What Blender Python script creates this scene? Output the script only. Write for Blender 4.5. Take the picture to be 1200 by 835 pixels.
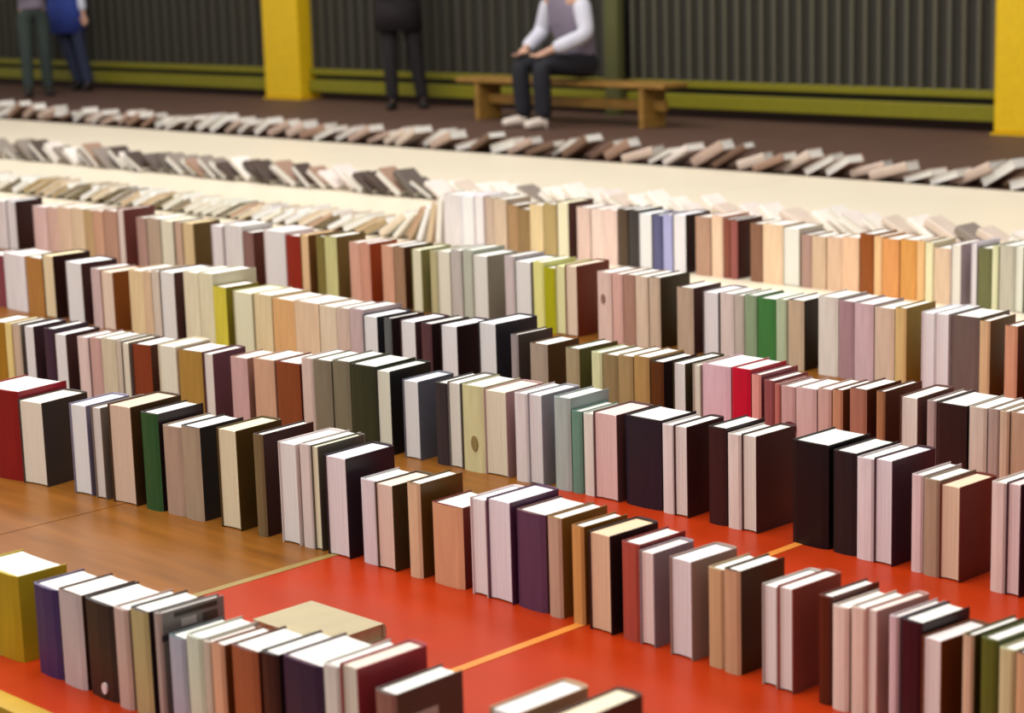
import bpy, math, random
from mathutils import Vector, Matrix
random.seed(11)
for o in list(bpy.data.objects):
    bpy.data.objects.remove(o)
SC = bpy.context.scene
COL = SC.collection

# ------------------------------------------------------------------ camera
# x runs along the rows of books, y away from the camera across the rows, z up (metres)
FPX, PITCH, ROLL, YAW, CAMH = 2368.63, 0.19926, -0.029417, -0.789073, 1.43447
CX, CY = 600.0, 417.5
FW = Vector((math.sin(YAW) * math.cos(PITCH), math.cos(YAW) * math.cos(PITCH), -math.sin(PITCH)))
RT0 = FW.cross(Vector((0, 0, 1))).normalized()
UP0 = RT0.cross(FW)
RT = math.cos(ROLL) * RT0 + math.sin(ROLL) * UP0
UP = -math.sin(ROLL) * RT0 + math.cos(ROLL) * UP0
CAMP = Vector((0, 0, CAMH))
cd = bpy.data.cameras.new('camera')
cam = bpy.data.objects.new('camera', cd)
COL.objects.link(cam)
cam.matrix_world = Matrix(((RT.x, UP.x, -FW.x, CAMP.x), (RT.y, UP.y, -FW.y, CAMP.y), (RT.z, UP.z, -FW.z, CAMP.z), (0, 0, 0, 1)))
cd.sensor_fit = 'HORIZONTAL'
cd.sensor_width = 36.0
cd.lens = FPX / 1200 * 36
cd.clip_end = 200
cd.dof.use_dof = True
cd.dof.focus_distance = 5.2
cd.dof.aperture_fstop = 3.4
SC.camera = cam

# ------------------------------------------------------------------ light
w = bpy.data.worlds.new('hall_air')
SC.world = w
w.use_nodes = True
w.node_tree.nodes['Background'].inputs[0].default_value = (1.0, 0.965, 0.93, 1)
w.node_tree.nodes['Background'].inputs[1].default_value = 0.46


def area(name, loc, sx, sy, power, col=(1, 0.965, 0.93)):
    l = bpy.data.lights.new(name, 'AREA')
    l.shape = 'RECTANGLE'
    l.size, l.size_y, l.energy, l.color = sx, sy, power, col
    o = bpy.data.objects.new(name, l)
    o.location = loc
    COL.objects.link(o)


for lx, ly, pw in ((-15, 8, 330), (-9, 8, 230), (-3, 8, 130), (-9, 3, 330), (-3, 3, 330), (-5, -1.5, 560)):  # hall ceiling lights; the last is an added fill for the books' front faces
    area('ceiling_and_fill_lamp', (lx, ly, 7.5), 4.0, 3.0, pw)
SC.view_settings.view_transform = 'Standard'
SC.view_settings.look = 'None'
SC.view_settings.gamma = 1.0
SC.view_settings.use_curve_mapping = False
SC.view_settings.exposure = 0.0


# ------------------------------------------------------------------ helpers
def proj(x, y, z):
    v = Vector((x, y, z)) - CAMP
    d = v.dot(FW)
    return CX + FPX * v.dot(RT) / d, CY - FPX * v.dot(UP) / d


def ground(px, py, z=0.0):
    g = FW + (px - CX) / FPX * RT - (py - CY) / FPX * UP
    return CAMP + g * ((z - CAMH) / g.z)


def lin(c):
    return tuple(((v / 255) / 12.92 if v / 255 <= 0.04045 else ((v / 255 + 0.055) / 1.055) ** 2.4) for v in c)


GAIN = 1.3      # a vertical face gets less light than the floor: seen colour -> colour of the thing


def alb(c, g=None):
    return tuple(min(0.86, v * (g or GAIN)) for v in lin(c))


MATS = {}


def mat(name, rgb, rough=0.5, kind='plain', spec=0.4, scale=18.0, amount=0.12):
    key = (name, tuple(round(v, 3) for v in rgb), rough, kind)
    if key in MATS:
        return MATS[key]
    m = bpy.data.materials.new(name)
    m.use_nodes = True
    nt = m.node_tree
    b = nt.nodes['Principled BSDF']
    b.inputs['Roughness'].default_value = rough
    b.inputs['Specular IOR Level'].default_value = spec
    tc = nt.nodes.new('ShaderNodeTexCoord')
    mp = nt.nodes.new('ShaderNodeMapping')
    nt.links.new(tc.outputs['Object'], mp.inputs[0])
    nz = nt.nodes.new('ShaderNodeTexNoise')
    nt.links.new(mp.outputs[0], nz.inputs['Vector'])
    nz.inputs['Scale'].default_value = scale
    nz.inputs['Detail'].default_value = 4
    if kind == 'pages':
        mp.inputs['Scale'].default_value = (30, 1.2, 0.25)
        amount = 0.28
    elif kind == 'wood':
        mp.inputs['Scale'].default_value = (0.5, 4.0, 1)
        amount = 0.5
    elif kind == 'spine':
        mp.inputs['Scale'].default_value = (3.0, 1.0, 0.35)
        amount = 0.22
    mx = nt.nodes.new('ShaderNodeMix')
    mx.data_type = 'RGBA'
    nt.links.new(nz.outputs['Fac'], mx.inputs['Factor'])
    mx.inputs['A'].default_value = (*[v * (1 - amount) for v in rgb], 1)
    mx.inputs['B'].default_value = (*[min(0.9, v * (1 + amount)) for v in rgb], 1)
    nt.links.new(mx.outputs['Result'], b.inputs['Base Color'])
    if kind in ('pages', 'spine', 'wood', 'cloth'):
        bp = nt.nodes.new('ShaderNodeBump')
        bp.inputs['Strength'].default_value = 0.12
        bp.inputs['Distance'].default_value = 0.002
        nt.links.new(nz.outputs['Fac'], bp.inputs['Height'])
        nt.links.new(bp.outputs[0], b.inputs['Normal'])
    MATS[key] = m
    return m


def mesh(name, verts, faces, mats, parent=None, idx=None, smooth=False):
    me = bpy.data.meshes.new(name)
    me.from_pydata([tuple(v) for v in verts], [], faces)
    for m in (mats if isinstance(mats, (list, tuple)) else [mats]):
        me.materials.append(m)
    if idx:
        me.polygons.foreach_set('material_index', idx)
    if smooth:
        me.polygons.foreach_set('use_smooth', [True] * len(me.polygons))
    me.update()
    o = bpy.data.objects.new(name, me)
    COL.objects.link(o)
    if parent:
        o.parent = parent
    return o


def box_geo(x0, x1, y0, y1, z0, z1):
    v = [(x, y, z) for z in (z0, z1) for y in (y0, y1) for x in (x0, x1)]
    f = [(0, 2, 3, 1), (4, 5, 7, 6), (0, 1, 5, 4), (2, 6, 7, 3), (0, 4, 6, 2), (1, 3, 7, 5)]
    return v, f


def bbox(name, x0, x1, y0, y1, z0, z1, m, parent=None, bevel=0.0):
    v, f = box_geo(x0, x1, y0, y1, z0, z1)
    o = mesh(name, v, f, m, parent)
    if bevel:
        b = o.modifiers.new('bevel', 'BEVEL')
        b.width = bevel
        b.segments = 2
    return o


def empty(name, loc, rz=0.0):
    e = bpy.data.objects.new(name, None)
    e.empty_display_size = 0.05
    e.location = loc
    e.rotation_euler = (0, 0, rz)
    COL.objects.link(e)
    return e


def tag(o, label, cat, group=None):
    o['label'] = label
    o['category'] = cat
    if group:
        o['group'] = group


# ------------------------------------------------------------------ floor
FZ = -0.012
brown = mat('dark_floor', lin((92, 68, 58)), 0.6, 'plain', 0.2, 3.0, 0.2)
floor = bbox('floor', -34, 8, -3, 22, -0.10, FZ, brown)
floor['kind'] = 'structure'
red = mat('red_panel', lin((160, 45, 7)), 0.34, 'plain', 0.2, 6.0, 0.22)
wood = mat('wood_panel', lin((124, 76, 24)), 0.34, 'wood', 0.25, 5.0)
cream = mat('cream_panel', lin((228, 216, 192)), 0.42, 'plain', 0.3, 2.0, 0.04)
seam = mat('seam_strip', lin((205, 125, 45)), 0.5)
seam2 = mat('olive_strip', lin((140, 118, 62)), 0.5)
XB, PW, YF, YM, YC = -3.675, 0.813, 1.975, 5.95, 10.08
for i in range(-9, 6):
    a = XB + i * PW
    bbox('red_panel' if i >= 0 else 'wood_panel', a + 0.012, a + PW - 0.012, YF, YM, FZ, 0, red if (i >= 0) else wood, floor)
    bbox('joint_strip', a - 0.012, a + 0.012, YF, YM, FZ, 0.001, seam if i > 0 else (seam2 if i == 0 else wood), floor)
for i in range(-6, 3):
    a = -3.5 + i * 4.0
    bbox('cream_panel', a + 0.002, a + 3.998, YM, YC, FZ, 0, cream, floor)
bbox('edge_strip', -11, 1.2, YF - 0.05, YF, FZ, 0.002, mat('yellow_edge', lin((178, 140, 30)), 0.45), floor)

# ------------------------------------------------------------------ colour names for the labels
NAMES = [('white', (222, 213, 210)), ('cream', (218, 204, 172)), ('beige', (197, 172, 148)), ('tan', (172, 142, 108)), ('pink', (205, 175, 168)),
         ('mauve', (160, 130, 128)), ('lavender', (198, 192, 202)), ('grey', (150, 145, 138)), ('charcoal', (92, 88, 86)), ('black', (28, 18, 18)),
         ('dark brown', (62, 36, 22)), ('brown', (112, 72, 44)), ('rust', (125, 50, 24)), ('dark red', (112, 18, 20)), ('crimson', (176, 6, 40)),
         ('orange', (190, 130, 72)), ('mustard', (148, 120, 30)), ('olive', (112, 102, 60)), ('lime', (150, 150, 16)), ('pale yellow', (214, 212, 136)),
         ('green', (55, 108, 54)), ('dark green', (42, 52, 30)), ('pale green', (182, 188, 152)), ('teal', (92, 132, 118)), ('slate', (88, 92, 104)),
         ('navy', (62, 62, 98)), ('dark purple', (52, 32, 56)), ('lilac', (150, 150, 190)), ('peach', (220, 174, 142)), ('salmon', (200, 135, 118))]


def cname(c):
    return min(NAMES, key=lambda n: sum((a - b) ** 2 for a, b in zip(n[1], c)))[0]


ONES = ['', 'first', 'second', 'third', 'fourth', 'fifth', 'sixth', 'seventh', 'eighth', 'ninth', 'tenth', 'eleventh', 'twelfth', 'thirteenth',
        'fourteenth', 'fifteenth', 'sixteenth', 'seventeenth', 'eighteenth', 'nineteenth']
TENS = ['', '', 'twent', 'thirt', 'fort', 'fift', 'sixt', 'sevent', 'eight']


def ordinal(n):
    if n < 20:
        return ONES[n]
    return TENS[n // 10] + ('ieth' if n % 10 == 0 else 'y-' + ONES[n % 10])


# ------------------------------------------------------------------ books
PAPER = (236, 228, 214)


def cover_geo(t, h, d):
    """U of two boards and a rounded spine; the spine lies at y = 0, faces listed with their slot (0 board, 1 spine)."""
    a = t / 2
    c = min(0.003, t * 0.12)
    out = [(-a, d), (-a, 0.007), (-a * 0.72, 0.001), (0, -0.001), (a * 0.72, 0.001), (a, 0.007), (a, d)]
    inn = [(a - c, d), (a - c, 0.009), (-a + c, 0.009), (-a + c, d)]
    ring = out + inn
    n = len(ring)
    v = [(x, y, 0) for x, y in ring] + [(x, y, h) for x, y in ring]
    f, ix = [], []
    for i in range(n):
        j = (i + 1) % n
        f.append((i, j, n + j, n + i))
        ix.append(1 if 1 <= i <= 4 else 0)
    f += [tuple(range(n))[::-1], tuple(range(n, 2 * n))]
    ix += [0, 0]
    return v, f, ix, a - c


def pages_geo(a, h, d):
    r = 0.004
    top, bot = h - 0.004, 0.003
    ring = [(-a, 0.009), (a, 0.009), (a, d - 0.004), (a * 0.5, d - 0.004 - r * 0.8), (-a * 0.5, d - 0.004 - r * 0.8), (-a, d - 0.004)]
    n = len(ring)
    v = [(x, y, bot) for x, y in ring] + [(x, y, top) for x, y in ring]
    f = [(i, (i + 1) % n, n + (i + 1) % n, n + i) for i in range(n)]
    f += [tuple(range(n))[::-1], tuple(range(n, 2 * n))]
    return v, f


def turn_y(v, d):
    return [(-x, d - y, z) for x, y, z in v]


def make_book(cx, yf, t, h, d, front, board, pages_front, rz=0.0, tilt=0.0, z=0.0):
    """A standing book: its thickness runs along x, the face seen from the front lies at local y = 0. tilt leans it along x about its lower edge."""
    root = empty('book', (cx, yf, z), rz)
    v, f, ix, a = cover_geo(t, h, d)
    pv, pf = pages_geo(a, h, d)
    if pages_front:
        v, pv = turn_y(v, d), turn_y(pv, d)
        page_c, spine_c = front, board
    else:
        page_c, spine_c = PAPER, front
    if tilt:
        s = 1 if tilt > 0 else -1
        R = Matrix.Rotation(tilt, 3, 'Y')
        pv_ = Vector((s * t / 2, 0, 0))
        v = [tuple(R @ (Vector(q) - pv_) + pv_) for q in v]
        pv = [tuple(R @ (Vector(q) - pv_) + pv_) for q in pv]
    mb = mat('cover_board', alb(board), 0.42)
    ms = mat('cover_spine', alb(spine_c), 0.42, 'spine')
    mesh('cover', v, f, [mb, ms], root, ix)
    pc = alb(page_c, 1.3) if pages_front else lin(page_c)
    mesh('pages', pv, pf, mat('page_edges', pc, 0.75, 'pages', 0.15), root)
    return root


def shade(c, k):
    return tuple(max(0, min(255, v * k)) for v in c)


# row name -> (words for the row, y of its front as a polynomial in x, list of books)
# a book: x where its front starts and ends in the picture, y of its top, colour of the front, colour of the cover seen beside it (None: shut up against the next)
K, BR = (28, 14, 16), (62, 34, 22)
ROWS = {}
ROWS['F'] = ('nearest row', (0, 0, 2.085), [
    (-32, 18, 668, (150, 122, 12), (150, 134, 18)), (38, 66, 688, (52, 34, 76), (70, 60, 90)), (68, 95, 694, (168, 153, 152), BR), (98, 132, 706, (42, 26, 20), K),
    (134, 150, 713, (172, 147, 138), None), (151, 172, 715, (158, 143, 100), K), (180, 187, 719, (152, 134, 128), (105, 98, 94)),
    (196, 215, 747, (150, 150, 164), (70, 80, 84)), (218, 236, 746, (182, 186, 168), None), (238, 247, 752, (176, 161, 146), None), (248, 262, 755, (196, 147, 118), (100, 50, 14)),
    (270, 301, 760, (142, 74, 44), (70, 20, 10)), (304, 324, 766, (52, 12, 8), K), (330, 376, 775, (46, 22, 46), (60, 30, 50)), (378, 398, 780, (194, 184, 176), None),
    (399, 420, 781, (190, 178, 164), (128, 38, 44)), (438, 462, 812, (128, 84, 74), (64, 48, 42)), (576, 606, 833, (214, 204, 198), (150, 120, 90)), (640, 670, 845, (206, 186, 160), BR)])
ROWS['E'] = ('second row', (-0.0408, -0.2606, 2.606), [
    (-24, 23, 456, (118, 8, 12), (120, 14, 30)), (25, 53, 470, (216, 192, 178), (48, 40, 34)), (84, 104, 474, (226, 220, 224), (110, 105, 125)), (110, 122, 477, (190, 182, 178), (110, 98, 88)),
    (130, 157, 475, (190, 166, 148), (60, 40, 16)), (166, 186, 484, (32, 72, 36), K), (190, 212, 500, (156, 132, 116), None), (213, 235, 500, (150, 132, 112), (34, 32, 32)),
    (257, 280, 503, (200, 186, 158), (66, 48, 12)), (298, 309, 509, (104, 88, 60), (44, 16, 12)), (328, 349, 519, (216, 205, 201), None), (350, 364, 521, (196, 186, 182), None),
    (365, 374, 523, (214, 204, 172), (74, 70, 60)), (383, 408, 535, (206, 192, 196), (26, 8, 20)), (420, 440, 563, (194, 188, 192), None), (441, 462, 567, (196, 177, 163), (62, 50, 26)),
    (477, 492, 566, (190, 165, 133), (78, 54, 14)), (505, 540, 592, (186, 142, 108), (84, 18, 4)), (552, 570, 584, (220, 205, 205), None), (571, 599, 586, (207, 197, 210), (66, 36, 60)),
    (602, 636, 601, (78, 50, 74), (90, 60, 60)), (639, 655, 607, (168, 144, 124), (112, 78, 28)), (667, 681, 617, (180, 136, 78), (112, 72, 18)), (690, 716, 625, (196, 167, 138), K),
    (725, 746, 637, (150, 68, 56), (104, 24, 22)), (748, 765, 647, (216, 188, 182), (122, 108, 114)), (785, 811, 655, (197, 191, 192), (132, 112, 102)), (826, 845, 667, (176, 148, 110), None),
    (846, 865, 668, (174, 142, 110), (52, 28, 4)), (892, 910, 686, (216, 206, 197), None), (911, 929, 688, (212, 196, 190), (122, 62, 52)), (956, 971, 699, (72, 26, 8), (70, 22, 6)),
    (973, 992, 711, (206, 184, 172), None), (993, 1012, 713, (200, 178, 164), None), (1013, 1027, 714, (210, 186, 178), (150, 112, 104)), (1040, 1050, 722, (190, 168, 172), None),
    (1052, 1077, 728, (46, 6, 20), K), (1079, 1103, 748, (206, 188, 184), (88, 42, 12)), (1125, 1137, 744, (186, 162, 134), (62, 52, 10)), (1145, 1164, 749, (76, 86, 28), None),
    (1166, 1184, 761, (178, 174, 130), None), (1186, 1204, 766, (182, 148, 110), BR), (1222, 1250, 775, (205, 190, 180), BR)])
ROWS['D'] = ('third row', (-0.0309, -0.1994, 3.480), [
    (-14, 6, 377, (142, 102, 24), None), (7, 14, 379, (216, 186, 124), None), (15, 24, 380, (178, 158, 138), (112, 106, 92)), (28, 41, 382, (216, 206, 206), (56, 36, 42)),
    (52, 63, 385, (52, 32, 50), None), (65, 80, 391, (220, 210, 211), (52, 26, 26)), (91, 103, 395, (200, 180, 176), None), (104, 117, 396, (178, 144, 138), None),
    (118, 135, 397, (186, 176, 152), None), (136, 143, 399, (180, 170, 155), None), (144, 153, 401, (217, 196, 177), None), (154, 175, 404, (116, 48, 22), (60, 26, 12)),
    (186, 207, 405, (220, 206, 182), None), (208, 236, 411, (152, 118, 54), (90, 60, 30)), (239, 251, 414, (216, 197, 188), (86, 52, 62)), (270, 290, 419, (182, 148, 147), (140, 102, 88)),
    (297, 321, 421, (186, 148, 122), None), (322, 350, 425, (120, 60, 30), (90, 30, 24)), (352, 366, 420, (192, 172, 162), None), (367, 388, 422, (114, 106, 88), None),
    (389, 409, 423, (110, 104, 84), None), (410, 440, 428, (42, 46, 28), (30, 36, 14)), (442, 459, 434, (196, 200, 181), (16, 14, 14)), (472, 491, 446, (201, 205, 206), (84, 86, 96)),
    (508, 523, 449, (46, 40, 44), None), (525, 540, 448, (202, 196, 186), None), (541, 566, 452, (190, 186, 142), None), (567, 593, 458, (206, 191, 170), (152, 122, 122)),
    (602, 618, 461, (207, 196, 196), None), (619, 636, 462, (204, 195, 198), (130, 130, 136)), (648, 667, 466, (152, 166, 162), None), (668, 680, 482, (92, 132, 116), None),
    (681, 695, 485, (205, 205, 191), None), (696, 724, 484, (201, 172, 167), (74, 50, 48)), (730, 772, 490, (30, 25, 36), K), (774, 789, 498, (206, 197, 193), None),
    (790, 806, 499, (204, 194, 188), (46, 22, 22)), (828, 849, 501, (46, 23, 23), K), (851, 867, 509, (206, 195, 187), None), (868, 886, 510, (203, 195, 184), (58, 32, 30)),
    (926, 968, 519, (10, 7, 10), (8, 6, 6)), (973, 1000, 530, (27, 22, 24), K), (1002, 1023, 537, (206, 194, 196), None), (1024, 1046, 538, (204, 191, 194), (46, 14, 27)),
    (1065, 1079, 557, (200, 181, 181), None), (1080, 1099, 562, (152, 132, 110), None), (1100, 1124, 569, (196, 172, 147), (86, 27, 17)), (1158, 1176, 566, (206, 184, 177), None),
    (1177, 1194, 567, (203, 178, 176), (44, 14, 28)), (1208, 1232, 575, (170, 145, 120), BR)])
ROWS['C'] = ('fourth row', (0.0054, 0.035, 4.40), [
    (-16, 3, 298, (112, 52, 62), None), (4, 27, 298, (220, 206, 210), None), (29, 50, 302, (156, 110, 54), (120, 80, 40)), (51, 64, 299, (220, 186, 152), (34, 12, 8)), (77, 97, 307, (226, 216, 220), (52, 27, 27)),
    (106, 117, 315, (181, 161, 160), None), (118, 133, 318, (216, 183, 166), (106, 56, 14)), (150, 166, 317, (206, 182, 142), None), (167, 176, 318, (192, 167, 138), None), (177, 188, 318, (190, 180, 166), None),
    (189, 207, 318, (226, 211, 202), (66, 40, 36)), (215, 232, 319, (206, 196, 168), None), (233, 249, 320, (204, 196, 166), None), (250, 265, 336, (190, 181, 62), (110, 100, 22)),
    (274, 296, 342, (220, 211, 172), None), (297, 317, 345, (206, 187, 148), None), (318, 343, 351, (200, 157, 107), None), (344, 372, 354, (206, 177, 148), None), (373, 392, 359, (206, 187, 162), None),
    (393, 408, 361, (186, 166, 152), None), (409, 424, 362, (176, 156, 156), None), (426, 443, 370, (226, 226, 226), (32, 32, 38)), (449, 457, 373, (84, 88, 88), K), (469, 487, 376, (221, 216, 217), (62, 37, 42)),
    (493, 505, 379, (76, 47, 52), K), (517, 537, 381, (221, 207, 216), (26, 6, 12)), (562, 583, 378, (206, 206, 206), (32, 30, 37)), (598, 606, 392, (142, 132, 132), (62, 52, 47)),
    (620, 640, 403, (152, 137, 122), (72, 47, 22)), (662, 678, 408, (152, 137, 107), (72, 67, 32)), (691, 699, 413, (200, 205, 157), None), (704, 722, 416, (132, 112, 77), None), (723, 740, 417, (152, 127, 87), None),
    (741, 759, 418, (162, 127, 77), None), (760, 775, 424, (82, 42, 12), K), (789, 804, 425, (216, 201, 192), (50, 42, 20)), (812, 821, 427, (216, 201, 182), None), (822, 849, 428, (206, 168, 176), None),
    (856, 878, 432, (177, 6, 40), None), (879, 890, 439, (221, 142, 132), (122, 62, 66)), (893, 905, 446, (132, 72, 72), None), (906, 912, 450, (172, 104, 94), None), (913, 930, 453, (182, 147, 142), None),
    (931, 955, 455, (191, 162, 157), None), (956, 972, 456, (186, 152, 142), None), (973, 985, 457, (176, 127, 97), (96, 52, 27)), (993, 1013, 456, (152, 102, 82), (72, 32, 12)), (1024, 1034, 459, (152, 107, 72), (76, 42, 27)),
    (1054, 1075, 465, (216, 192, 182), (80, 50, 44)), (1083, 1094, 470, (162, 142, 137), None), (1095, 1130, 474, (42, 20, 17), K), (1132, 1153, 478, (191, 177, 162), None), (1154, 1168, 480, (157, 137, 127), None),
    (1169, 1180, 482, (186, 162, 137), None), (1181, 1206, 485, (167, 137, 112), None), (1208, 1228, 488, (150, 120, 100), BR)])
ROWS['B'] = ('fifth row', (0, 0, 5.41), [
    (-12, 8, 235, (201, 192, 192), None), (9, 20, 235, (206, 196, 197), (42, 17, 17)), (38, 53, 242, (201, 172, 167), None), (54, 66, 243, (192, 162, 148), None), (67, 82, 243, (206, 177, 152), None),
    (83, 97, 244, (206, 182, 152), None), (98, 108, 246, (172, 147, 107), None), (109, 120, 247, (186, 147, 122), None), (121, 138, 247, (167, 132, 112), None), (139, 147, 245, (216, 187, 177), (92, 47, 42)),
    (160, 170, 255, (157, 127, 117), None), (171, 188, 256, (165, 148, 128), None), (189, 204, 258, (221, 206, 177), None), (205, 213, 260, (177, 152, 132), None), (214, 228, 261, (192, 172, 132), (82, 62, 27)),
    (249, 262, 264, (216, 202, 202), None), (263, 281, 264, (206, 201, 197), None), (284, 296, 272, (122, 92, 87), (72, 32, 22)), (310, 333, 270, (226, 211, 207), None), (335, 351, 276, (127, 32, 19), None),
    (352, 362, 275, (221, 172, 132), (97, 62, 27)), (370, 379, 277, (112, 102, 52), None), (380, 394, 277, (182, 182, 127), (97, 77, 37)), (409, 421, 284, (192, 149, 130), None), (422, 433, 285, (188, 138, 118), (132, 52, 17)),
    (447, 460, 288, (192, 147, 122), None), (461, 473, 289, (142, 112, 87), (62, 32, 12)), (483, 495, 292, (206, 201, 172), (112, 107, 62)), (503, 511, 294, (167, 162, 122), None), (512, 527, 294, (211, 206, 182), None),
    (528, 540, 293, (172, 167, 162), None), (541, 553, 293, (167, 172, 157), None), (554, 572, 299, (206, 206, 192), (122, 117, 102)), (591, 602, 300, (182, 172, 172), None), (603, 622, 306, (221, 216, 207), None),
    (623, 635, 307, (216, 216, 132), None), (636, 649, 314, (152, 152, 16), None), (651, 662, 311, (216, 211, 152), None), (663, 677, 311, (211, 182, 162), (92, 32, 12)), (699, 715, 319, (206, 177, 167), None),
    (716, 728, 321, (196, 157, 147), None), (729, 743, 322, (152, 117, 102), None), (744, 758, 324, (196, 177, 157), None), (759, 772, 325, (182, 162, 142), (47, 32, 4)), (792, 811, 337, (167, 147, 127), (67, 37, 37)),
    (823, 841, 342, (216, 201, 206), None), (842, 858, 344, (196, 182, 177), None), (859, 870, 346, (172, 162, 152), None), (871, 884, 346, (127, 147, 117), None), (886, 906, 350, (56, 112, 56), None),
    (908, 920, 351, (162, 177, 147), None), (921, 940, 352, (177, 157, 132), (32, 17, 4)), (957, 979, 348, (206, 196, 187), None), (981, 999, 353, (152, 122, 127), None), (1000, 1022, 356, (187, 162, 167), None),
    (1023, 1046, 361, (192, 172, 152), None), (1047, 1060, 361, (192, 167, 112), (122, 97, 17)), (1079, 1094, 366, (221, 216, 216), None), (1095, 1110, 367, (217, 213, 214), None), (1112, 1145, 371, (96, 84, 78), None),
    (1146, 1158, 376, (192, 167, 127), (92, 62, 12)), (1175, 1190, 382, (187, 142, 112), (92, 42, 12)), (1204, 1222, 384, (180, 150, 120), BR)])
ROWS['A'] = ('sixth row', (0, 0, 6.78), [
    (519, 536, 228, (191, 186, 187), None), (541, 553, 229, (220, 215, 224), None), (556, 566, 229, (216, 202, 206), None), (567, 577, 231, (167, 147, 132), None), (578, 592, 233, (177, 157, 137), None), (593, 605, 240, (142, 112, 78), None),
    (606, 618, 245, (122, 97, 62), None), (620, 631, 240, (192, 172, 132), None), (636, 650, 239, (152, 132, 87), None), (652, 666, 237, (221, 197, 167), (72, 42, 37)), (675, 690, 243, (192, 167, 157), None), (691, 706, 245, (206, 182, 172), None),
    (707, 722, 246, (205, 177, 167), None), (723, 734, 245, (67, 52, 37), None), (735, 747, 246, (47, 42, 42), None), (748, 763, 250, (216, 216, 230), None), (764, 774, 252, (77, 77, 112), None), (775, 787, 252, (150, 150, 190), None),
    (788, 804, 251, (216, 206, 220), (40, 24, 24)), (814, 831, 254, (157, 124, 104), None), (832, 845, 253, (225, 177, 152), None), (846, 854, 257, (117, 62, 47), None), (855, 863, 258, (132, 72, 67), (56, 12, 4)), (878, 892, 262, (117, 82, 62), None),
    (893, 909, 263, (211, 177, 147), None), (917, 930, 267, (225, 211, 192), None), (937, 949, 275, (150, 121, 111), None), (950, 966, 277, (182, 157, 132), None), (967, 985, 278, (192, 162, 137), None), (986, 1004, 278, (206, 167, 137), None),
    (1006, 1021, 274, (122, 62, 12), None), (1023, 1032, 277, (221, 167, 122), None), (1033, 1052, 280, (192, 132, 77), None), (1053, 1072, 281, (187, 132, 67), None), (1073, 1082, 282, (206, 162, 112), None), (1083, 1092, 284, (216, 201, 162), None),
    (1093, 1113, 291, (192, 167, 142), None), (1114, 1126, 286, (221, 201, 187), (142, 127, 132)), (1137, 1143, 285, (210, 200, 206), None), (1144, 1160, 291, (92, 92, 57), None), (1161, 1168, 288, (192, 192, 157), None),
    (1169, 1187, 288, (167, 162, 147), None), (1188, 1197, 289, (206, 206, 187), None), (1199, 1220, 290, (80, 96, 60), None)])


def solve_x(poly, px, z):
    lo, hi = -20.0, 1.0
    for _ in range(50):
        m = (lo + hi) / 2
        y = poly[0] * m * m + poly[1] * m + poly[2]
        if proj(m, y, z)[0] < px:
            lo = m
        else:
            hi = m
    return (lo + hi) / 2


def solve_h(x, y, py):
    lo, hi = 0.02, 0.5
    for _ in range(40):
        m = (lo + hi) / 2
        if proj(x, y, m)[1] > py:
            lo = m
        else:
            hi = m
    return (lo + hi) / 2


SPOTS = {}
BOOKN = 0
for rk in 'FEDCBA':
    words_, poly, books = ROWS[rk]
    start = 0
    if rk == 'A':
        start = 100
    for i, (x0, x1, yt, fc, cc) in enumerate(books):
        X0 = solve_x(poly, x0, 0.11)
        X1 = solve_x(poly, x1, 0.11)
        nxt = solve_x(poly, books[i + 1][0], 0.11) if i + 1 < len(books) else X1 + 0.05
        if cc is None:
            X1 = nxt - 0.003
        X1 = min(X1, nxt - 0.003)
        gap = nxt - X1
        t = X1 - X0
        xm = (X0 + X1) / 2
        ym = poly[0] * xm * xm + poly[1] * xm + poly[2]
        h = max(0.15, min(0.30, solve_h(xm, ym, yt)))
        d = h * random.uniform(0.62, 0.72)
        lum = sum(fc) / 3
        pf = (lum > 165 and cc is not None and sum(cc) / 3 < 150) or (lum > 192 and random.random() < 0.6)
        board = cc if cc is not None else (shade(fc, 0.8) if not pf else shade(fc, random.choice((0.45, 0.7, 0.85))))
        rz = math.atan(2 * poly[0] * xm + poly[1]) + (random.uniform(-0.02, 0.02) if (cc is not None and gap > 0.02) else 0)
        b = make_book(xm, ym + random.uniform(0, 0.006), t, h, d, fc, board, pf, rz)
        SPOTS[(rk, x0)] = (b, t, h)
        fn, bn = cname(fc), cname(board)
        desc = f'{fn} edged book with {bn} cover' if (pf and bn != fn) else (f'book with {fn} spine and {bn} cover' if cc is not None and bn != fn else f'{fn} book')
        n = i + 1
        pos = f'{ordinal(n)} from left in {words_} from front' if rk != 'F' else f'{ordinal(n)} from left in {words_}'
        if rk == 'A':
            pos = f'{ordinal(n)} upright from left in sixth row'
        tag(b, f'{desc}, {pos}', 'book', 'books set upright in rows')
        BOOKN += 1


# marks that show on a few spines
def spot(key, u, v, rw, rh, col):
    b, t, h = SPOTS[key]
    n = 14
    vs = [(u * t + rw * math.cos(2 * math.pi * k / n), -0.0035, v * h + rh * math.sin(2 * math.pi * k / n)) for k in range(n)]
    vs += [(x, 0.004, z) for x, y, z in vs]
    f = [tuple(range(n)), tuple(range(n, 2 * n))[::-1]] + [(k, n + k, n + (k + 1) % n, (k + 1) % n) for k in range(n)]
    mesh('spine_emblem', vs, f, mat('emblem', alb(col), 0.5), b)


spot(('D', 541), 0.1, 0.34, 0.012, 0.022, (128, 112, 70))
spot(('B', 699), 0.0, 0.62, 0.010, 0.018, (128, 96, 88))
spot(('C', 913), 0.2, 0.52, 0.020, 0.016, (90, 30, 40))
spot(('F', 98), 0.1, 0.12, 0.009, 0.012, (200, 180, 180))



def print_on_cover(key, y0, y1, z0, z1, col):
    b, t, h = SPOTS[key]
    bbox('cover_print', t / 2 - 0.001, t / 2 + 0.0008, y0, y1, z0 * h, z1 * h, mat('print_ink', alb(col), 0.5), b)


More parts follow.
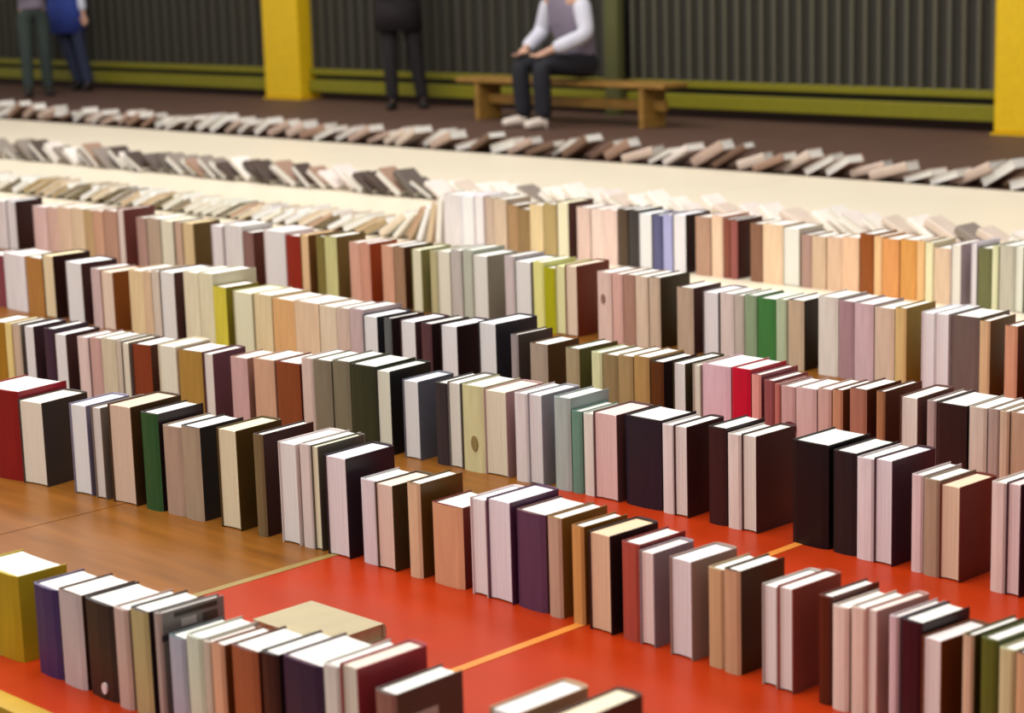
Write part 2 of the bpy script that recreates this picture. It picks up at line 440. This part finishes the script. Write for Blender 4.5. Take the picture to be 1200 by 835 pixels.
for a in ((0.035, 0.135, 0.93, 0.975, (40, 34, 26)), (0.10, 0.135, 0.82, 0.90, (58, 50, 42)), (0.005, 0.03, 0.74, 0.80, (46, 44, 44)), (0.05, 0.085, 0.83, 0.90, (160, 150, 146))):
    print_on_cover(('F', 180), *a)
print_on_cover(('F', 438), 0.02, 0.10, 0.70, 0.80, (150, 140, 132))

# ------------------------------------------------------------------ the sixth row where it has toppled to the right
YA = 6.78
PALE = [(226, 220, 208), (214, 206, 192), (226, 214, 200), (196, 182, 162), (238, 232, 222), (180, 160, 132), (220, 212, 196), (150, 130, 96), (205, 196, 188), (168, 140, 118)]
x = solve_x((0, 0, YA), 519, 0.1) - 0.03      # where the right lower edge of the last slanting book stands
n, rows_left = 0, []
t2, a2 = 0.04, 0.0
while proj(x, YA, 0.1)[0] > -25 and n < 60:
    t = random.uniform(0.026, 0.042)
    h = random.uniform(0.19, 0.235)
    ang = math.radians((7, 15, 26, 38, 50, 60, 66)[n] if n < 7 else random.uniform(67.5, 69.5))
    if n:
        x -= max(h * math.sin(ang) + t2 * math.cos(a2) - (h * math.cos(ang) - t2 * math.sin(a2)) * math.tan(a2), t2 / math.cos(a2)) + 0.003
    rows_left.append((x - t / 2, t, h, ang, n))
    t2, a2 = t, ang
    n += 1
rows_left.reverse()
for i, (x, t, h, ang, n) in enumerate(rows_left):
    c = random.choice(PALE)
    c2 = random.choice(PALE + [(120, 108, 90), (96, 84, 60)])
    pf = random.random() < 0.5
    z0 = 0.0
    b = make_book(x, YA + random.uniform(0, 0.01), t, h, h * 0.68, c2, c, pf, 0.0, ang, z0)
    how = 'slanting' if ang < math.radians(45) else 'toppled'
    tag(b, f'{how} {cname(c)} book, {ordinal(i + 1)} from left among those fallen in the sixth row', 'book', 'books toppled at the far left')
    BOOKN += 1

# ------------------------------------------------------------------ the two fallen rows farther back: far more than 300 books in all, so these stay one mass
SV, SF, SI = [], [], []
SPAL = [(226, 214, 206), (206, 184, 168), (190, 164, 148), (236, 228, 218), (120, 92, 74), (160, 128, 108), (96, 84, 76), (140, 128, 118), (214, 196, 180), (74, 58, 50)]
SM = [mat('cover_board', alb(c, 0.95), 0.42) for c in SPAL] + [mat('page_edges', lin(PAPER), 0.75, 'pages', 0.15)]


def add_fallen(x, y, z, t, h, d, ang, rz, ci, pf):
    v, f, ix, a = cover_geo(t, h, d)
    pv, pfc = pages_geo(a, h, d)
    if pf:
        v, pv = turn_y(v, d), turn_y(pv, d)
    s = 1 if ang > 0 else -1
    R = Matrix.Rotation(ang, 3, 'Y')
    Z = Matrix.Rotation(rz, 3, 'Z')
    o = Vector((s * t / 2, 0, 0))
    for vs, fs, k in ((v, f, ci), (pv, pfc, len(SPAL))):
        base = len(SV)
        SV.extend([tuple(Z @ (R @ (Vector(q) - o)) + Vector((x, y, z))) for q in vs])
        SF.extend([tuple(base + j for j in face) for face in fs])
        SI.extend([k] * len(fs))


x = -14.6
while x < -4.0:
    t = random.uniform(0.028, 0.05)
    far = x < -8.6
    add_fallen(x, 7.98 + random.uniform(-0.02, 0.04), 0.0, t, random.uniform(0.18, 0.23), random.uniform(0.12, 0.155), -math.radians(random.uniform(54, 68)), random.uniform(-0.06, 0.06),
               random.choice((7, 6, 9, 7, 0, 6, 5, 7, 3)) if far else random.choice((0, 3, 3, 8, 3, 7)), random.random() < 0.35)
    x += random.uniform(0.10, 0.16)
x = -18.6
while x < -5.2:
    t = random.uniform(0.04, 0.07)
    add_fallen(x, 10.16 + random.uniform(-0.03, 0.06), FZ, t, random.uniform(0.2, 0.27), random.uniform(0.14, 0.19), math.radians(random.uniform(58, 76)), random.uniform(-0.22, 0.22),
               random.choice((0, 1, 2, 8, 4, 5, 1, 2, 5, 4)), random.random() < 0.35)
    x += random.uniform(0.15, 0.24)
so = mesh('fallen_books', SV, SF, SM, None, SI)
so['kind'] = 'stuff'
tag(so, 'toppled books lying in two long rows before the yellow fence', 'books')

# a pale book lying behind the nearest row
pt = ground(322, 742, 0.03)
lb = make_book(0, 0, 0.035, 0.24, 0.17, (160, 148, 118), (150, 138, 108), True)
lb.location = (pt.x - 0.10, pt.y + 0.02, 0.0)
for ch in lb.children:
    ch.data.transform(Matrix.Rotation(math.radians(90), 4, 'Y') @ Matrix.Translation((-0.0175, 0, 0)))
tag(lb, 'pale cream book lying flat on the floor behind the nearest row', 'book')

# ------------------------------------------------------------------ fence
YFN = 13.05
yel = mat('yellow_paint', lin((232, 190, 28)), 0.4)
oli = mat('olive_rail', lin((128, 122, 24)), 0.5)
bar = mat('grey_bar', lin((90, 86, 70)), 0.6)
scr = mat('dark_screen', lin((64, 61, 53)), 0.8, 'cloth')


def px_x(px, y, z=0.3):
    return solve_xw(px, y, z)


def solve_xw(px, y, z):
    lo, hi = -40.0, 6.0
    for _ in range(50):
        m = (lo + hi) / 2
        if proj(m, y, z)[0] < px:
            lo = m
        else:
            hi = m
    return (lo + hi) / 2


PX = [px_x(311, YFN), px_x(352, YFN), px_x(1166, YFN), px_x(1166, YFN) + 0.42, px_x(708, YFN), px_x(724, YFN)]


fence = empty('fence', ((PX[0] + PX[3]) / 2, YFN, FZ))
tag(fence, 'dark barred fence with yellow posts and olive rails across the back', 'fence')
FX = fence.location.x


def post(x0, x1, y0, y1, label, m):
    p = bbox('post', x0 - FX, x1 - FX, y0, y1, 0.012, 3.0, m, fence, 0.02)
    p['label'] = label
    bbox('foot_plate', x0 - FX - 0.015, x1 - FX + 0.015, y0 - 0.015, y1 + 0.015, 0, 0.012, m, p)


post(PX[0], PX[1], -0.02, 0.26, 'wide yellow post beside the standing person', yel)
post(PX[2], PX[3], -0.02, 0.26, 'wide yellow post at the right end', yel)
post(PX[4], PX[5], 0.0, 0.1, 'thin olive post behind the seated person', mat('olive_post', lin((92, 92, 52)), 0.5))


def panel(x0, x1, bar_step, bm):
    w2 = (x1 - x0) / 2
    root = bbox('fence_panel', -w2, w2, 0.18, 0.20, 0.10, 2.9, scr, fence)
    root.location.x = (x0 + x1) / 2 - FX
    bbox('rail', -w2, w2, 0.08, 0.14, 0.08, 0.20, oli, root, 0.008)
    bbox('rail', -w2, w2, 0.10, 0.15, 0.25, 0.31, oli, root, 0.006)
    bbox('rail', -w2, w2, 0.08, 0.14, 2.80, 2.9, oli, root, 0.006)
    n = int(2 * w2 / bar_step)
    first = None
    for k in range(n):
        u = -w2 + (k + 0.5) * 2 * w2 / n
        if first is None:
            first = bbox('bar', -0.016, 0.016, 0.10, 0.132, 0.31, 2.80, bm, root)
            first.location.x = u
        else:
            c = first.copy()
            COL.objects.link(c)
            c.parent = root
            c.location.x = u


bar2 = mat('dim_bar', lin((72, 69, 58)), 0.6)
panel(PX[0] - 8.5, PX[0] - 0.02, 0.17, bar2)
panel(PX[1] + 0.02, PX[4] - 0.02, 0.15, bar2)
panel(PX[5] + 0.02, PX[2] - 0.02, 0.125, bar)
panel(PX[3] + 0.02, PX[3] + 4.0, 0.125, bar)
wb = bbox('wall_back', -34, 8, 15.0, 15.2, FZ, 6, mat('wall_paint', lin((70, 66, 58)), 0.8))
wb['kind'] = 'structure'

# ------------------------------------------------------------------ bench
YB = 12.3
bx0, bx1 = px_x(548, YB, 0.3), px_x(792, YB, 0.3)
bench = empty('bench', ((bx0 + bx1) / 2, YB, FZ))
bw = (bx1 - bx0) / 2
bm_ = mat('bench_wood', lin((150, 112, 52)), 0.45, 'wood')
bbox('seat', -bw, bw, -0.15, 0.15, 0.32, 0.36, bm_, bench, 0.008)
bbox('beam', -bw + 0.1, bw - 0.1, -0.02, 0.02, 0.14, 0.22, bm_, bench)
for s in (-bw + 0.25, bw - 0.25):
    bbox('leg', s - 0.025, s + 0.025, -0.14, 0.14, 0, 0.32, bm_, bench, 0.006)
tag(bench, 'low wooden bench in front of the fence that the person sits on', 'bench')


# ------------------------------------------------------------------ people
def skin_mesh(name, pts, edges, m, parent, root=0, level=2):
    me = bpy.data.meshes.new(name)
    me.from_pydata([p[:3] for p in pts], edges, [])
    o = bpy.data.objects.new(name, me)
    COL.objects.link(o)
    o.parent = parent
    sk = o.modifiers.new('skin', 'SKIN')
    sk.use_smooth_shade = True
    sk.use_x_symmetry = False
    lay = me.skin_vertices[0].data
    for i, p in enumerate(pts):
        r = p[3]
        lay[i].radius = r if isinstance(r, tuple) else (r, r)
        lay[i].use_root = (i == root)
    ss = o.modifiers.new('sub', 'SUBSURF')
    ss.levels = level
    ss.render_levels = level
    me.materials.append(m)
    return o


SKIN = mat('skin', lin((205, 160, 135)), 0.5)


def ball(name, c, r, m, parent, sc=(1, 1, 1), seg=14, rings=9):
    vs, fs = [(0, 0, 1)], []
    for i in range(1, rings):
        th = math.pi * i / rings
        for j in range(seg):
            ph = 2 * math.pi * j / seg
            vs.append((math.sin(th) * math.cos(ph), math.sin(th) * math.sin(ph), math.cos(th)))
    vs.append((0, 0, -1))
    for j in range(seg):
        fs.append((0, 1 + j, 1 + (j + 1) % seg))
        fs.append((len(vs) - 1, 1 + (rings - 2) * seg + (j + 1) % seg, 1 + (rings - 2) * seg + j))
    for i in range(rings - 2):
        for j in range(seg):
            a, b = 1 + i * seg + j, 1 + i * seg + (j + 1) % seg
            fs.append((a, a + seg, b + seg, b))
    vs = [(c[0] + r * sc[0] * x, c[1] + r * sc[1] * y, c[2] + r * sc[2] * z) for x, y, z in vs]
    return mesh(name, vs, fs, m, parent, None, True)


def person(loc, rz, J, top_m, leg_m, shoe_m, hair_m, label, sleeve_m=None, coat=0.0):
    """J: joints in the person's own frame (facing -y): pelvis, spine, chest, neck, head and for each side hip, knee, ankle, toe, shoulder, elbow, wrist."""
    root = empty('person', loc, rz)
    V = {k: Vector(v) for k, v in J.items()}
    pts, ed, ix = [], [], {}

    def add(k, p, r, prev=None):
        ix[k] = len(pts)
        pts.append((p[0], p[1], p[2], r))
        if prev:
            ed.append((ix[prev], ix[k]))
    hd = (V['head'] - V['neck']).normalized()
    fwd = Vector((0, -1, 0))
    add('pelvis', V['pelvis'], (0.11, 0.09))
    add('spine', V['spine'], (0.11, 0.085), 'pelvis')
    add('chest', V['chest'], (0.14, 0.10), 'spine')
    add('neck', V['neck'], 0.055, 'chest')
    add('jaw', V['neck'] + hd * 0.09 + fwd * 0.012, 0.062, 'neck')
    add('face', V['head'], (0.078, 0.092), 'jaw')
    add('crown', V['head'] + hd * 0.085, 0.062, 'face')
    add('nose', V['head'] + fwd * 0.108 - hd * 0.015, 0.012, 'face')
    for s in 'lr':
        sg = 1 if s == 'l' else -1
        add('ear' + s, V['head'] + Vector((sg * 0.085, 0.01, 0)), 0.012, 'face')
        add('sh' + s, V['shoulder' + s], 0.058, 'chest')
        add('el' + s, V['elbow' + s], 0.042, 'sh' + s)
        add('wr' + s, V['wrist' + s], 0.028, 'el' + s)
        dr = (V['wrist' + s] - V['elbow' + s]).normalized()
        side = Vector((1, 0, 0)) - dr * dr.x
        side.normalize()
        nor = dr.cross(side)
        palm = V['wrist' + s] + dr * 0.06
        add('pa' + s, palm, (0.032, 0.018), 'wr' + s)
        for q, (off, ln) in enumerate(((-0.027, 0.07), (-0.009, 0.082), (0.009, 0.078), (0.027, 0.06))):
            a = palm + side * off + dr * 0.035
            add(f'f{q}a{s}', a, 0.010, 'pa' + s)
            add(f'f{q}b{s}', a + dr * ln * 0.5 + nor * 0.008, 0.0085, f'f{q}a{s}')
            add(f'f{q}c{s}', a + dr * ln * 0.85 + nor * 0.028, 0.007, f'f{q}b{s}')
        add('th' + s, palm - side * sg * 0.045 + dr * 0.005, 0.011, 'pa' + s)
        add('tt' + s, palm - side * sg * 0.058 + dr * 0.04, 0.009, 'th' + s)
        add('hi' + s, V['hip' + s], 0.068, 'pelvis')
        add('kn' + s, V['knee' + s], 0.055, 'hi' + s)
        add('an' + s, V['ankle' + s], 0.028, 'kn' + s)
        add('to' + s, V['ankle' + s] * 0.5 + V['toe' + s] * 0.5, 0.014, 'an' + s)
    skin_mesh('body', pts, ed, SKIN, root)
    # trousers
    p2 = [(*V['pelvis'], (0.168, 0.128)), (*(V['pelvis'] * 0.6 + V['spine'] * 0.4), (0.155, 0.12))]
    e2 = [(0, 1)]
    for s in 'lr':
        b = len(p2)
        mid = (V['hip' + s] + V['knee' + s]) / 2
        shn = (V['knee' + s] + V['ankle' + s]) / 2
        p2 += [(*V['hip' + s], 0.102), (*mid, 0.088), (*V['knee' + s], 0.074), (*shn, 0.07), (*(V['ankle' + s] - (V['knee' + s] - V['ankle' + s]).normalized() * 0.035), 0.064)]
        e2 += [(0, b), (b, b + 1), (b + 1, b + 2), (b + 2, b + 3), (b + 3, b + 4)]
    skin_mesh('trousers', p2, e2, leg_m, root)
    # top with sleeves
    low = V['pelvis'] + (V['pelvis'] - V['spine']) * 0.15
    p3 = [(*V['spine'], (0.158, 0.122)), (*low, (0.19, 0.15)), (*V['chest'], (0.182, 0.13)), (*(V['chest'] * 0.2 + V['neck'] * 0.8), 0.085)]
    e3 = [(0, 1), (0, 2), (2, 3)]
    sl = []
    for s in 'lr':
        b = len(p3)
        p3 += [(*V['shoulder' + s], 0.074)]
        e3 += [(2, b)]
        if sleeve_m is None:
            p3 += [(*V['elbow' + s], 0.074), (*V['wrist' + s], 0.056)]
            e3 += [(b, b + 1), (b + 1, b + 2)]
        else:
            sh, el, wr = V['shoulder' + s], V['elbow' + s], V['wrist' + s]
            sl.append(([(*sh, 0.078), (*((sh + el) / 2), 0.068), (*el, 0.066), (*wr, 0.052)], [(0, 1), (1, 2), (2, 3)]))
    skin_mesh('jacket' if coat else 'shirt', p3, e3, top_m, root)
    if coat:
        n = 20
        c0 = V['pelvis']
        ring = [(c0.x + a * math.cos(2 * math.pi * k / n), c0.y + b * math.sin(2 * math.pi * k / n), c0.z + z)
                for a, b, z in ((0.165, 0.13, 0.16), (0.205, 0.165, 0.0), (0.225, 0.185, -coat), (0.213, 0.173, -coat), (0.19, 0.15, 0.0)) for k in range(n)]
        mesh('jacket_skirt', ring, [(r * n + k, r * n + (k + 1) % n, (r + 1) * n + (k + 1) % n, (r + 1) * n + k) for r in range(4) for k in range(n)], top_m, root, None, True)
    for pp, ee in sl:
        skin_mesh('sleeve', pp, ee, sleeve_m, root)
    for s in 'lr':
        a, t = V['ankle' + s], V['toe' + s]
        fd = Vector((t.x - a.x, t.y - a.y, 0)).normalized()
        heel = Vector((a.x, a.y, 0.045)) - fd * 0.04
        skin_mesh('shoe', [(*heel, (0.042, 0.045)), (*(heel + fd * 0.11), (0.045, 0.042)), (*(heel + fd * 0.22 + Vector((0, 0, -0.012))), (0.042, 0.032)), (a.x, a.y, 0.09, 0.046)],
                  [(0, 1), (1, 2), (0, 3)], shoe_m, root)
    hc = V['head'] + hd * 0.03 + Vector((0, 0.022, 0))
    hv = ball('hair', hc, 0.1, hair_m, root, (0.92, 1.0, 1.0))
    for s in (-1, 1):
        ball('eye', V['head'] + Vector((s * 0.032, -0.086, 0.012)), 0.011, mat('eye', (0.02, 0.015, 0.01), 0.2), root, seg=8, rings=6)
    tag(root, label, 'person')
    return root


def standing(lx=0.11, ly=0.0, rx=-0.11, ry=0.0, lean=0.0, hang=False):
    J = dict(pelvis=(lean * 0.5, 0, 0.95), spine=(lean * 0.7, 0, 1.14), chest=(lean * 0.9, 0, 1.33), neck=(lean, 0.01, 1.49), head=(lean, -0.02, 1.64))
    for s, sg, fx, fy in (('l', 1, lx, ly), ('r', -1, rx, ry)):
        hx = lean * 0.5 + sg * 0.095
        J['hip' + s] = (hx, 0, 0.90)
        J['knee' + s] = ((hx + fx) / 2, fy * 0.45 - 0.03, 0.50)
        J['ankle' + s] = (fx, fy, 0.085)
        J['toe' + s] = (fx + sg * 0.02, fy - 0.15, 0.035)
        J['shoulder' + s] = (lean * 0.9 + sg * 0.19, 0.01, 1.42)
        J['elbow' + s] = (lean * 0.8 + sg * 0.25, 0.04, 1.14 if hang else 1.18)
        J['wrist' + s] = (lean * 0.6 + sg * (0.26 if hang else 0.10), -0.03 if hang else -0.22, 0.88 if hang else 1.16)
    return J


dark = mat('dark_cloth', lin((34, 28, 30)), 0.8, 'cloth')
slate = mat('slate_cloth', lin((56, 66, 62)), 0.8, 'cloth')
blue = mat('blue_cloth', lin((52, 70, 150)), 0.8, 'cloth')
navy = mat('navy_cloth', lin((44, 50, 74)), 0.8, 'cloth')
pale = mat('pale_cloth', lin((214, 214, 226)), 0.75, 'cloth')
mauve = mat('mauve_cloth', lin((138, 128, 146)), 0.8, 'cloth')
white_shoe = mat('white_shoe', lin((225, 210, 196)), 0.5)
black_shoe = mat('black_shoe', lin((28, 22, 20)), 0.5)
hair = mat('dark_hair', lin((42, 30, 24)), 0.6)
TOCAM = math.radians(45)   # turns a figure that faces -y to look at the camera


def stand_at(px, py):
    g = ground(px, py, FZ)
    return (g.x, g.y, FZ)


person(stand_at(477, 127), TOCAM, standing(0.15, 0.02, -0.13, -0.04, -0.10), dark, dark, black_shoe, hair,
       'person in black trousers and a long dark jacket standing by the wide yellow post', coat=0.22)
person(stand_at(45, 113), TOCAM + 0.3, standing(0.12, 0.06, -0.10, -0.06), mauve, slate, black_shoe, hair, 'person in slate trousers at the far left of the fence')
person(stand_at(97, 106), TOCAM - 0.2, standing(0.10, -0.05, -0.06, 0.08, -0.30, True), blue, navy, black_shoe, hair,
       'person in navy trousers and blue jacket with pale sleeves striding past the fence', sleeve_m=pale, coat=0.30)

SJ = dict(pelvis=(0, 0.02, 0.45), spine=(0, -0.03, 0.63), chest=(0, -0.10, 0.82), neck=(0, -0.15, 0.99), head=(0, -0.20, 1.13))
for s, sg in (('l', 1), ('r', -1)):
    SJ['hip' + s] = (sg * 0.10, 0.0, 0.43)
    SJ['knee' + s] = (sg * 0.14, -0.42, 0.46)
    SJ['ankle' + s] = (sg * 0.13, -0.40, 0.085)
    SJ['toe' + s] = (sg * 0.15, -0.56, 0.035)
    SJ['shoulder' + s] = (sg * 0.19, -0.10, 0.92)
    SJ['elbow' + s] = (sg * 0.29, -0.12, 0.66)
    SJ['wrist' + s] = (sg * 0.17, -0.34, 0.56)
sx = px_x(678, YB, 0.4)
sp = person((sx, YB, FZ), -0.22, SJ, mauve, mat('dark_teal_cloth', lin((34, 34, 40)), 0.8, 'cloth'), white_shoe, hair,
       'person seated on the bench in dark trousers, grey top with pale sleeves and white shoes', sleeve_m=pale)
sp.scale = (1.13, 1.13, 1.13)
print('books', BOOKN, len(rows_left), 'lying', pt)
